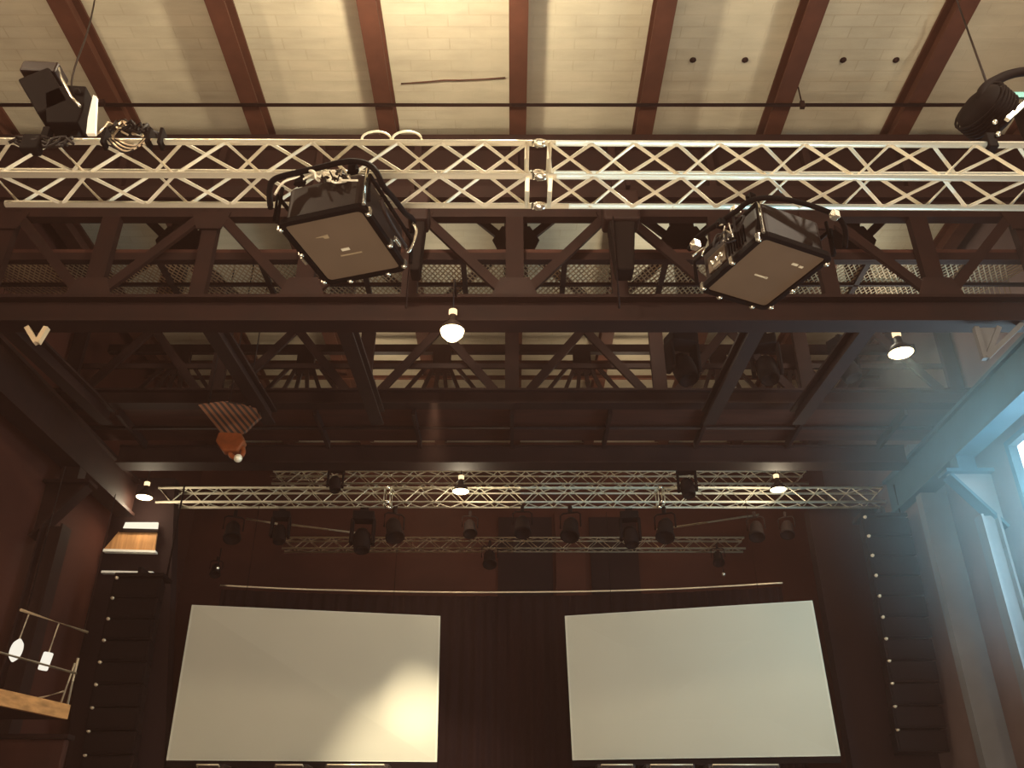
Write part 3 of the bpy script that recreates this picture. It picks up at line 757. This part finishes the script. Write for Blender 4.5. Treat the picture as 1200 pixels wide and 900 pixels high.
spots = [  # px, py of the clamp, Y, kind, scale, yaw, label
    (797, 392, 10.0, 'm', 1.25, .3, 'black moving light between the lattice girders, below left corner of the right projector'),
    (893, 396, 10.4, 'm', 1.2, -.3, 'black moving light between the lattice girders, directly below the right projector'),
    (985, 398, 10.4, 'm', 1.1, .5, 'black moving light between the lattice girders, left of the right pendant lamp'),
    (395, 545, 13.3, 'm', .8, .2, 'black moving light hanging left above the slim stage truss'),
    (803, 545, 13.3, 'm', .95, -.2, 'black moving light hanging right above the slim stage truss'),
    (427, 600, 13.6, 'm', 1.15, .1, 'large black moving light under the slim stage truss, left of centre'),
    (463, 598, 13.6, 'p', 1.2, .5, 'black can light under the slim truss beside the large moving light'),
    (551, 602, 13.6, 'p', .9, .2, 'black can light under the slim truss below the centre lamp'),
    (574, 637, 15.2, 'p', 1.0, .1, 'black can light hanging under the lowest truss near the centre'),
    (612, 596, 13.6, 'p', 1.1, 0, 'black can light left of the dark wall recesses'),
    (668, 597, 13.6, 'p', 1.2, -.3, 'black can light in front of the pale strip between the dark recesses'),
    (737, 600, 13.6, 'm', 1.0, -.1, 'black moving light in front of the right dark recess'),
    (778, 598, 13.6, 'p', 1.2, -.4, 'black can light right of the dark wall recesses'),
    (331, 600, 13.6, 'm', .9, .1, 'black moving light under the left part of the slim truss'),
    (276, 602, 13.6, 'p', 1.1, .4, 'black can light near the left end of the slim truss'),
    (884, 603, 13.6, 'p', 1.0, -.4, 'black can light near the right end of the slim truss'),
    (920, 603, 13.6, 'p', .9, -.5, 'black can light below the small right lamp'),
    (840, 640, 15.0, 'p', .8, -.2, 'small black can light under the right end of the lowest truss'),
    (255, 655, 14.4, 'p', .7, .3, 'small can light left above the curved rail'),
]
used = {'p': False, 'm': False}
for (px, py, Y, k, sc, yaw, lab) in spots:
    src = pc if k == 'p' else mh
    o = src if not used[k] else copy_tree(src)
    used[k] = True
    o.location = P(px, py, Y=Y); o.scale = (sc, sc, sc); o.rotation_euler = (0, 0, yaw); o['label'] = lab
# small chrome-ended lamps glinting left and right of the stage
for (px, py, lab) in ((255, 666, 'left above the curved rail'), (848, 673, 'right above the curved rail')):
    c = P(px, py, Y=14.3)
    t = thing('reflector_lamp', 'tiny glinting reflector lamp ' + lab, 'lamp', c, 'tiny reflector lamps')
    obj('lamp_cap', MB().ball(c, .035, 8), M['chrome'], t); obj('holder', MB().tube([c, c + V((0, .02, .35))], .015, 6), M['black'], t)

# ================================================================ CRANE HOOK BLOCK
hb = thing('hook_block', 'striped crane hook block with orange hook hanging left above the stage', 'crane hook', P(268, 520, Y=10.3))
q = [(232, 474), (262, 471), (300, 478), (303, 490), (284, 508), (258, 506)]
obj('striped_plate', quad_prism(q, 10.3, .03), M['hazard'], hb)
obj('striped_plate', quad_prism([(x + 3, y - 1) for x, y in q], 10.44, .03), M['hazard'], hb)
c = P(268, 488, Y=10.39); obj('sheave', MB().lathe([(.02, -.04), (.2, -.04), (.17, 0), (.2, .04), (.02, .04)], c, (0, 1, 0), 20), M['steel2'], hb)
obj('hook_housing', quad_prism([(256, 506), (282, 506), (286, 516), (278, 528), (260, 528), (252, 516)], 10.3, .16), M['orange'], hb, .02)
hp = [(270, 528), (271, 534), (279, 537), (285, 531), (284, 524)]
obj('hook', MB().tube(arc_pts([P(x, y, Y=10.38) for x, y in hp]), [.035] * 21 + [.03] * 3 + [.01], 8) if False else MB().tube(arc_pts([P(x, y, Y=10.38) for x, y in hp]), .032, 8), M['orange'], hb)
obj('bright_dot', MB().ball(P(279, 537, Y=10.28), .055, 10), M['alu'], hb)  # pale ball for the bright dot below the hook
for x in (244, 268, 290):
    a = P(x, 476, Y=10.39); obj('rope', MB().tube([a, (a.x, a.y, 7.9)], .012, 6), M['rubber'], hb)

# ================================================================ SCREENS
def screen(name_side, corners, label):
    # corners: (px, py, Y) for top-left, top-right, bottom-right, bottom-left
    q = [P(x, y, Y=Y) for x, y, Y in corners]
    c = sum(q, V()) / 4
    t = thing('projection_screen', label, 'screen', c)
    n = (q[1] - q[0]).cross(q[3] - q[0]).normalized()
    if n.y > 0: n = -n
    def slab(pts, d0, d1):
        vs = [p + n * d1 for p in pts] + [p + n * d0 for p in pts]; m = len(pts)
        return MB().add(vs, [list(range(m)), [m + i for i in range(m)][::-1]] + [[i, m + i, m + (i + 1) % m, (i + 1) % m] for i in range(m)])
    ins = lambda p, k: c + (p - c) * k
    obj('screen_surface', slab([ins(p, .992) for p in q], -.015, .012), M['screen'], t)
    for i in range(4):
        a, b = q[i], q[(i + 1) % 4]
        obj('border', slab([a, b, ins(b, .985), ins(a, .985)], -.02, .016), M['screen_frame'], t)
    u = (q[1] - q[0]).normalized()
    for i in range(2):
        a, b = q[0], q[1]
        p = a.lerp(b, .22 + .56 * i); up = V((p.x, p.y + .05, 5.28)) if True else 0
    bb = MB().bar(q[3] + V((0, .03, -.05)), q[2] + V((0, .03, -.05)), .07, .07)
    obj('bottom_bar', bb, M['black'], t)
    for i in range(2):
        p = q[0].lerp(q[1], .2 + .6 * i) + V((0, .04, 0))
        obj('hanging_wire', MB().tube([p, (p.x, p.y, 5.24)], .005, 5), M['black'], t)
    return t
screen('left', [(225, 709, 13.33), (516, 722, 14.0), (512, 893, 14.0), (195, 891, 13.5)], 'large pale projection screen on the left with a bright light patch')
screen('right', [(662, 722, 14.0), (952, 704, 13.09), (985, 886, 13.2), (671, 891, 14.0)], 'large pale projection screen on the right, evenly lit')

# curved rail and the black curtain
rail = [P(x, y, Y=Y) for x, y, Y in ((258, 686, 14.3), (340, 690, 14.45), (430, 692.5, 14.6), (520, 694, 14.7), (600, 694, 14.72), (690, 693, 14.7), (780, 690.5, 14.6), (850, 687, 14.45), (917, 683, 14.25))]
zr = sum(p.z for p in rail) / len(rail)
solo('curtain_rail', MB().tube(arc_pts(rail, 6), .014, 8), M['alu_dim'], 'thin gently curved rail above the two screens', 'rail')
cur = MB(); pts = arc_pts(rail, 20); n = len(pts)
vs = []
x_l, x_r = pts[0].x, pts[-1].x
N = 260
def rail_at(f):
    k = f * (n - 1); i = min(int(k), n - 2); return pts[i].lerp(pts[i + 1], k - i)
for i in range(N + 1):
    p = rail_at(i / N); w = .045 * math.sin(i * 1.15) + .02 * math.sin(i * .37)
    vs.append(V((p.x, p.y + .12 + w * .4, p.z - .03))); vs.append(V((p.x, p.y + .12 + w, FLOOR + .9)))
cur.add(vs, [[2 * i, 2 * i + 1, 2 * i + 3, 2 * i + 2] for i in range(N)], True)
cu = solo('stage_curtain', cur, M['black_soft'], 'black stage curtain hanging behind and between the two screens', 'curtain')
sm = cu.modifiers.new('thick', 'SOLIDIFY'); sm.thickness = .01
# stage platform so that the curtain has something to meet
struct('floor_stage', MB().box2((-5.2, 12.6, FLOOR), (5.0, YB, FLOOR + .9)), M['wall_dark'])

# gear standing below the screens (just visible at the lower edge)
for i, (a, b, lab) in enumerate(((228, 262, 'under the left screen, leftmost'), (320, 360, 'under the left screen, middle'), (380, 455, 'under the left screen, widest'),
                                 (700, 745, 'under the right screen, leftmost'), (757, 815, 'under the right screen, middle'), (830, 915, 'under the right screen, widest'))):
    p0 = P(a, 895, Y=13.0); p1 = P(b, 895, Y=13.0)
    t = thing('equipment_rack', 'top of a dark equipment rack ' + lab, 'rack', ((p0.x + p1.x) / 2, 13.15, FLOOR + .9), 'equipment racks below the screens')
    w = p1.x - p0.x; cx = (p0.x + p1.x) / 2; z1 = p0.z
    obj('cabinet', MB().prism([(12.98, FLOOR + .9), (13.4, FLOOR + .9), (13.4, z1), (13.05, z1)], p0.x, p1.x, lambda v: V((v.z, v.x, v.y))), M['housing'], t, .01)
    obj('handle', MB().tube([(p0.x + .05, 12.99, z1 - .04), (p0.x + .05, 12.94, z1 - .02), (p1.x - .05, 12.94, z1 - .02), (p1.x - .05, 12.99, z1 - .04)], .012, 6), M['alu_dim'], t)
# ================================================================ LINE ARRAYS
def line_array(px_top, py_top, Y, lab, side):
    c = P(px_top, py_top, Y=Y)
    t = thing('line_array', lab, 'loudspeaker', c, 'line array loudspeakers')
    W = .72; y = Y; z = c.z; tilt = 0
    obj('flying_frame', MB().box((c.x, y + .2, z + .05), (W, .4, .06)).box((c.x, y + .2, z + .12), (.06, .4, .1)), M['black'], t, .01)
    obj('chain', MB().tube([(c.x + .34, y + .2, z + .08), (c.x + .34, y + .2, 5.35)], .015, 6), M['black'], t)
    for k in range(11):
        h = .29; off = .012 * k * k * .3
        zc = z - .15 - k * .30
        cb = obj('speaker_cabinet', MB().prism([(-W / 2, -.0), (W / 2, 0), (W / 2 - .1, .42), (-W / 2 + .1, .42)], -h / 2, h / 2, lambda v: V((v.x + c.x, v.y + y + off, v.z + zc))), M['black'], t, .012)
        g_ = MB().box((c.x, y + off - .008, zc), (W * .9, .012, h * .8)); obj('grille', g_, M['black'], cb)
        pin = MB().lathe([(0, .03), (.022, .03), (.026, .0)], (c.x + side * (W / 2 - .05), y + off - .005, zc + h / 2), (0, -1, 0), 8); obj('hinge_pin', pin, M['alu_dim'], cb)
    return t
line_array(162, 677, 12.75, 'tall black line array loudspeaker left of the left screen, below the lit panel', -1)
line_array(1037, 606, 12.75, 'tall black line array loudspeaker right of the right screen', -1)

# ================================================================ LEFT BALCONY
E1 = P(83, 832, Y=10.0); 
def bal(px, py, Y=None): return P(px, py, Y=Y)
A = P(83, 826, Y=10.0); B = P(0, 807, Z=A.z)
dirv = (B - A).normalized(); Bn = A + dirv * 6.0
pk = thing('balcony_floor', 'raw pine plank edge of the balcony at the lower left', 'balcony', (A.x - .8, 9, A.z - .1))
hh = A.z - P(83, 843, Y=10.0).z
sidev = V((dirv.y, -dirv.x, 0)); sidev = sidev if sidev.x < 0 else -sidev
vs = [A, Bn, Bn + V((0, 0, -hh)), A + V((0, 0, -hh))]; th_ = sidev * .05
obj('fascia_plank', MB().add(vs + [v + th_ for v in vs], [[0, 1, 2, 3], [7, 6, 5, 4], [0, 4, 5, 1], [1, 5, 6, 2], [2, 6, 7, 3], [3, 7, 4, 0]]), M['wood'], pk)
fl_ = [A + th_, V((-WX, A.y, A.z)), V((-WX, Bn.y, A.z)), Bn + th_]
vs = [v + V((0, 0, -.01)) for v in fl_] + [v + V((0, 0, -hh)) for v in fl_]
obj('deck', MB().add(vs, [[0, 1, 2, 3], [7, 6, 5, 4], [0, 4, 5, 1], [1, 5, 6, 2], [2, 6, 7, 3], [3, 7, 4, 0]]), M['steel2'], pk)
rl = thing('balcony_railing', 'thin metal railing on the lower left balcony', 'railing', A)
zt = P(83, 740, Y=10.0).z; zm = P(83, 789, Y=10.0).z
up = lambda base, z: V((base.x, base.y, z))
r0 = A + sidev * .03
obj('top_rail', MB().tube([up(r0 - dirv * .03, zt), up(r0 + dirv * .98, zt)], .016, 8), M['alu_dim'], rl)
obj('mid_rail', MB().tube([up(r0, zm), up(Bn, zm)], .014, 8), M['alu_dim'], rl)
for f in (.02,):
    b = r0 + dirv * f
    obj('post', MB().tube([up(b, A.z), up(b, zm + .16)], .016, 8), M['alu_dim'], rl)
    obj('post', MB().tube([up(b + dirv * .10, A.z), up(b + dirv * .03, zm + .1)], .012, 8), M['alu_dim'], rl)
    obj('brace', MB().tube([up(b + dirv * .42, A.z), up(b + dirv * .1, A.z + .12)], .012, 8), M['alu_dim'], rl)
obj('hanger', MB().tube([up(r0 + dirv * .03, zt), up(r0 + dirv * .03, 4.0)], .006, 5), M['rubber'], rl)
obj('hanger', MB().tube([up(r0 + dirv * .9, zt), up(r0 + dirv * .9, 4.0)], .006, 5), M['rubber'], rl)
# two white lamps hung from the top rail
c = P(19, 762, Y=9.25)
t = thing('wall_lamp', 'white round disc lamp hanging from the balcony rail, left one', 'lamp', c)
obj('lamp_disc', MB().lathe([(0, -.035), (.09, -.03), (.118, 0), (.09, .03), (0, .035)], c, (-.75, -.9, .0), 24), M['glow_shade'], t)
obj('stem', MB().tube([c + V((0, 0, .1)), (c.x + .03, c.y, zt)], .008, 6), M['alu_dim'], t)
c = P(53.5, 775, Y=9.6)
t = thing('wall_lamp', 'white cylinder lamp hanging from the balcony rail, right one', 'lamp', c)
obj('lamp_glass', MB().lathe([(0, -.095), (.045, -.09), (.05, -.08), (.05, .08), (.045, .09), (0, .095)], c, (.12, 0, 1), 16), M['glow_shade'], t)
obj('stem', MB().tube([c + V((.01, 0, .09)), (c.x + .04, c.y, zt)], .008, 6), M['alu_dim'], t)
# door-like panels below the balcony
a, b = P(0, 866, Y=10.4), P(64, 925, Y=10.4)
t = thing('wall_panel', 'dull brown boxed panel under the lower left balcony', 'panel', ((a.x + b.x) / 2, 10.4, FLOOR))
obj('panel_board', MB().box2((-6.4, 10.4, FLOOR), (b.x, 10.5, a.z)), M['deck'], t, .02)
obj('top_rail', MB().box2((-6.4, 10.36, a.z), (b.x + .03, 10.54, a.z + .05)), M['steel'], t)

# ================================================================ LIGHT
def area(name, loc, target, sx, sy, w, colr, spread=180):
    l = bpy.data.lights.new(name, 'AREA'); l.shape = 'RECTANGLE'; l.size = sx; l.size_y = sy; l.energy = w; l.color = colr
    l.spread = math.radians(spread)
    o = bpy.data.objects.new(name, l); col.objects.link(o); o.location = V(loc)
    o.rotation_euler = (V(target) - V(loc)).to_track_quat('-Z', 'Y').to_euler(); return o
def point(name, loc, w, colr, r=.1):
    l = bpy.data.lights.new(name, 'POINT'); l.energy = w; l.color = colr; l.shadow_soft_size = r
    o = bpy.data.objects.new(name, l); col.objects.link(o); o.location = V(loc); return o
area('front_fill_light', (0, -6.5, 2.0), (0, 8, 4.5), 9, 4, 370, (1, .82, .62))  # added fill behind the camera, no doorway is built there
area('floor_fill_light', (0, 2.5, -1.2), (0, 5.5, 8), 8, 5, 380, (1, .84, .64))  # added uplight at floor height, brightens the ceiling
point('high_bay_and_fill_light', (-.75, 4.6, 6.6), 460, (1, .88, .64), .12)
point('high_bay_and_fill_light', (4.6, 2.6, 5.9), 450, (1, .86, .66), .12)  # added fill for the right side of the ceiling
point('high_bay_and_fill_light', (-4.8, 2.4, 5.9), 370, (1, .80, .55), .12)  # added fill for the left side of the ceiling
for x, w_ in ((-4.4, 8), (-1.0, 22), (2.0, 34), (4.7, 30)): point('bay_ceiling_fill', (x, 10.2, 7.0), w_, (1, .88, .66), .1)  # added fills brightening the ceiling behind the girder
for x in (-2.2, 2.0): point('stage_roof_point', (x, 13.2, 6.9), 26, (1, .82, .58), .1)  # bare point lights above the stage trusses, without fixtures
area('window_daylight', (WX - .1, 9.2, 3.3), (0, 10, 4.0), 2.2, 2.6, 240, (.40, .76, .92))
def spot(name, loc, target, w, colr, ang, blend, r=.05):
    l = bpy.data.lights.new(name, 'SPOT'); l.energy = w; l.color = colr; l.spot_size = math.radians(ang); l.spot_blend = blend; l.shadow_soft_size = r
    o = bpy.data.objects.new(name, l); col.objects.link(o); o.location = V(loc)
    o.rotation_euler = (V(target) - V(loc)).to_track_quat('-Z', 'Y').to_euler(); return o
spot('stage_spot', (-.9, 9.0, 4.8), P(505, 965, Y=14), 2000, (1, .92, .70), 36, .75)
spot('patch_stretch_spot', (-.9, 9.0, 4.8), P(486, 825, Y=14), 800, (1, .92, .70), 13, 1.0)  # second cone from the same spot, added to draw the patch upward
point('stage_wall_fill', (-2.5, 15.7, 7.2), 9, (1, .8, .52), .1)  # this and the next are added fills for the upper back wall
point('stage_wall_fill', (2.5, 15.7, 7.2), 9, (1, .8, .52), .1)
point('panel_fill_light', P(165, 640, Y=12.95) + V((.25, 0, 0)), 3, (1, .85, .6), .03)  # added point light that brightens the wooden panel

# ---------------------------------------------------------------- world
w = bpy.data.worlds.new('world'); scene.world = w; w.use_nodes = True
w.node_tree.nodes['Background'].inputs[0].default_value = (.55, .75, 1, 1); w.node_tree.nodes['Background'].inputs[1].default_value = .3

# ---------------------------------------------------------------- haze
HAZE = 0.0022
if HAZE:
    hz = MB().box2((-WX - .25, YF - .1, FLOOR - .1), (WX + .25, YB + .1, ZC + .1))
    m = bpy.data.materials.new('thin_veil_haze'); m.use_nodes = True; nt = m.node_tree; nt.nodes.clear()
    vsn = nt.nodes.new('ShaderNodeVolumeScatter'); vsn.inputs['Density'].default_value = HAZE; vsn.inputs['Anisotropy'].default_value = .3
    vsn.inputs['Color'].default_value = (1, .5, .36, 1)  # red tint imitates a brown flare veil over the dark tones
    on = nt.nodes.new('ShaderNodeOutputMaterial'); nt.links.new(vsn.outputs[0], on.inputs['Volume'])
    o = obj('haze', hz, m); o['kind'] = 'stuff'; o['label'] = 'thin red-tinted haze added to lift the dark tones of the hall'; o['category'] = 'haze'

# added blue-tinted volume imitating window glare: denser close to the panes, thinning out into the hall
m = bpy.data.materials.new('window_glare_haze'); m.use_nodes = True; nt = m.node_tree; nt.nodes.clear()
tc = nt.nodes.new('ShaderNodeTexCoord'); dist = nt.nodes.new('ShaderNodeVectorMath'); dist.operation = 'DISTANCE'
dist.inputs[1].default_value = (WX + .3, 9.6, 4.4)
mr = nt.nodes.new('ShaderNodeMapRange'); mr.interpolation_type = 'SMOOTHSTEP'
mr.inputs[1].default_value = .8; mr.inputs[2].default_value = 3.6; mr.inputs[3].default_value = .046; mr.inputs[4].default_value = 0
vsn = nt.nodes.new('ShaderNodeVolumeScatter'); vsn.inputs['Color'].default_value = (.62, .88, .95, 1)
on = nt.nodes.new('ShaderNodeOutputMaterial')
nt.links.new(tc.outputs['Object'], dist.inputs[0]); nt.links.new(dist.outputs['Value'], mr.inputs[0]); nt.links.new(mr.outputs[0], vsn.inputs['Density']); nt.links.new(vsn.outputs[0], on.inputs['Volume'])
o = obj('haze', MB().box2((2.9, 6.0, .8), (WX - .002, 13.2, ZC - .02)), m); o['kind'] = 'stuff'; o['label'] = 'cool blue haze added as glare before the right window'; o['category'] = 'haze'

# ---------------------------------------------------------------- camera
cam = bpy.data.cameras.new('camera'); co = bpy.data.objects.new('camera', cam); col.objects.link(co)
cam.sensor_width = 36; cam.lens = F_PX / 1200 * 36; cam.clip_start = .05; cam.clip_end = 200
co.location = (0, 0, 0); co.rotation_euler = (PI / 2 + PITCH, 0, 0)
scene.camera = co
scene.view_settings.view_transform = 'Standard'; scene.view_settings.look = 'None'
scene.view_settings.gamma = 1; scene.view_settings.use_curve_mapping = False
scene.view_settings.exposure = 0.45
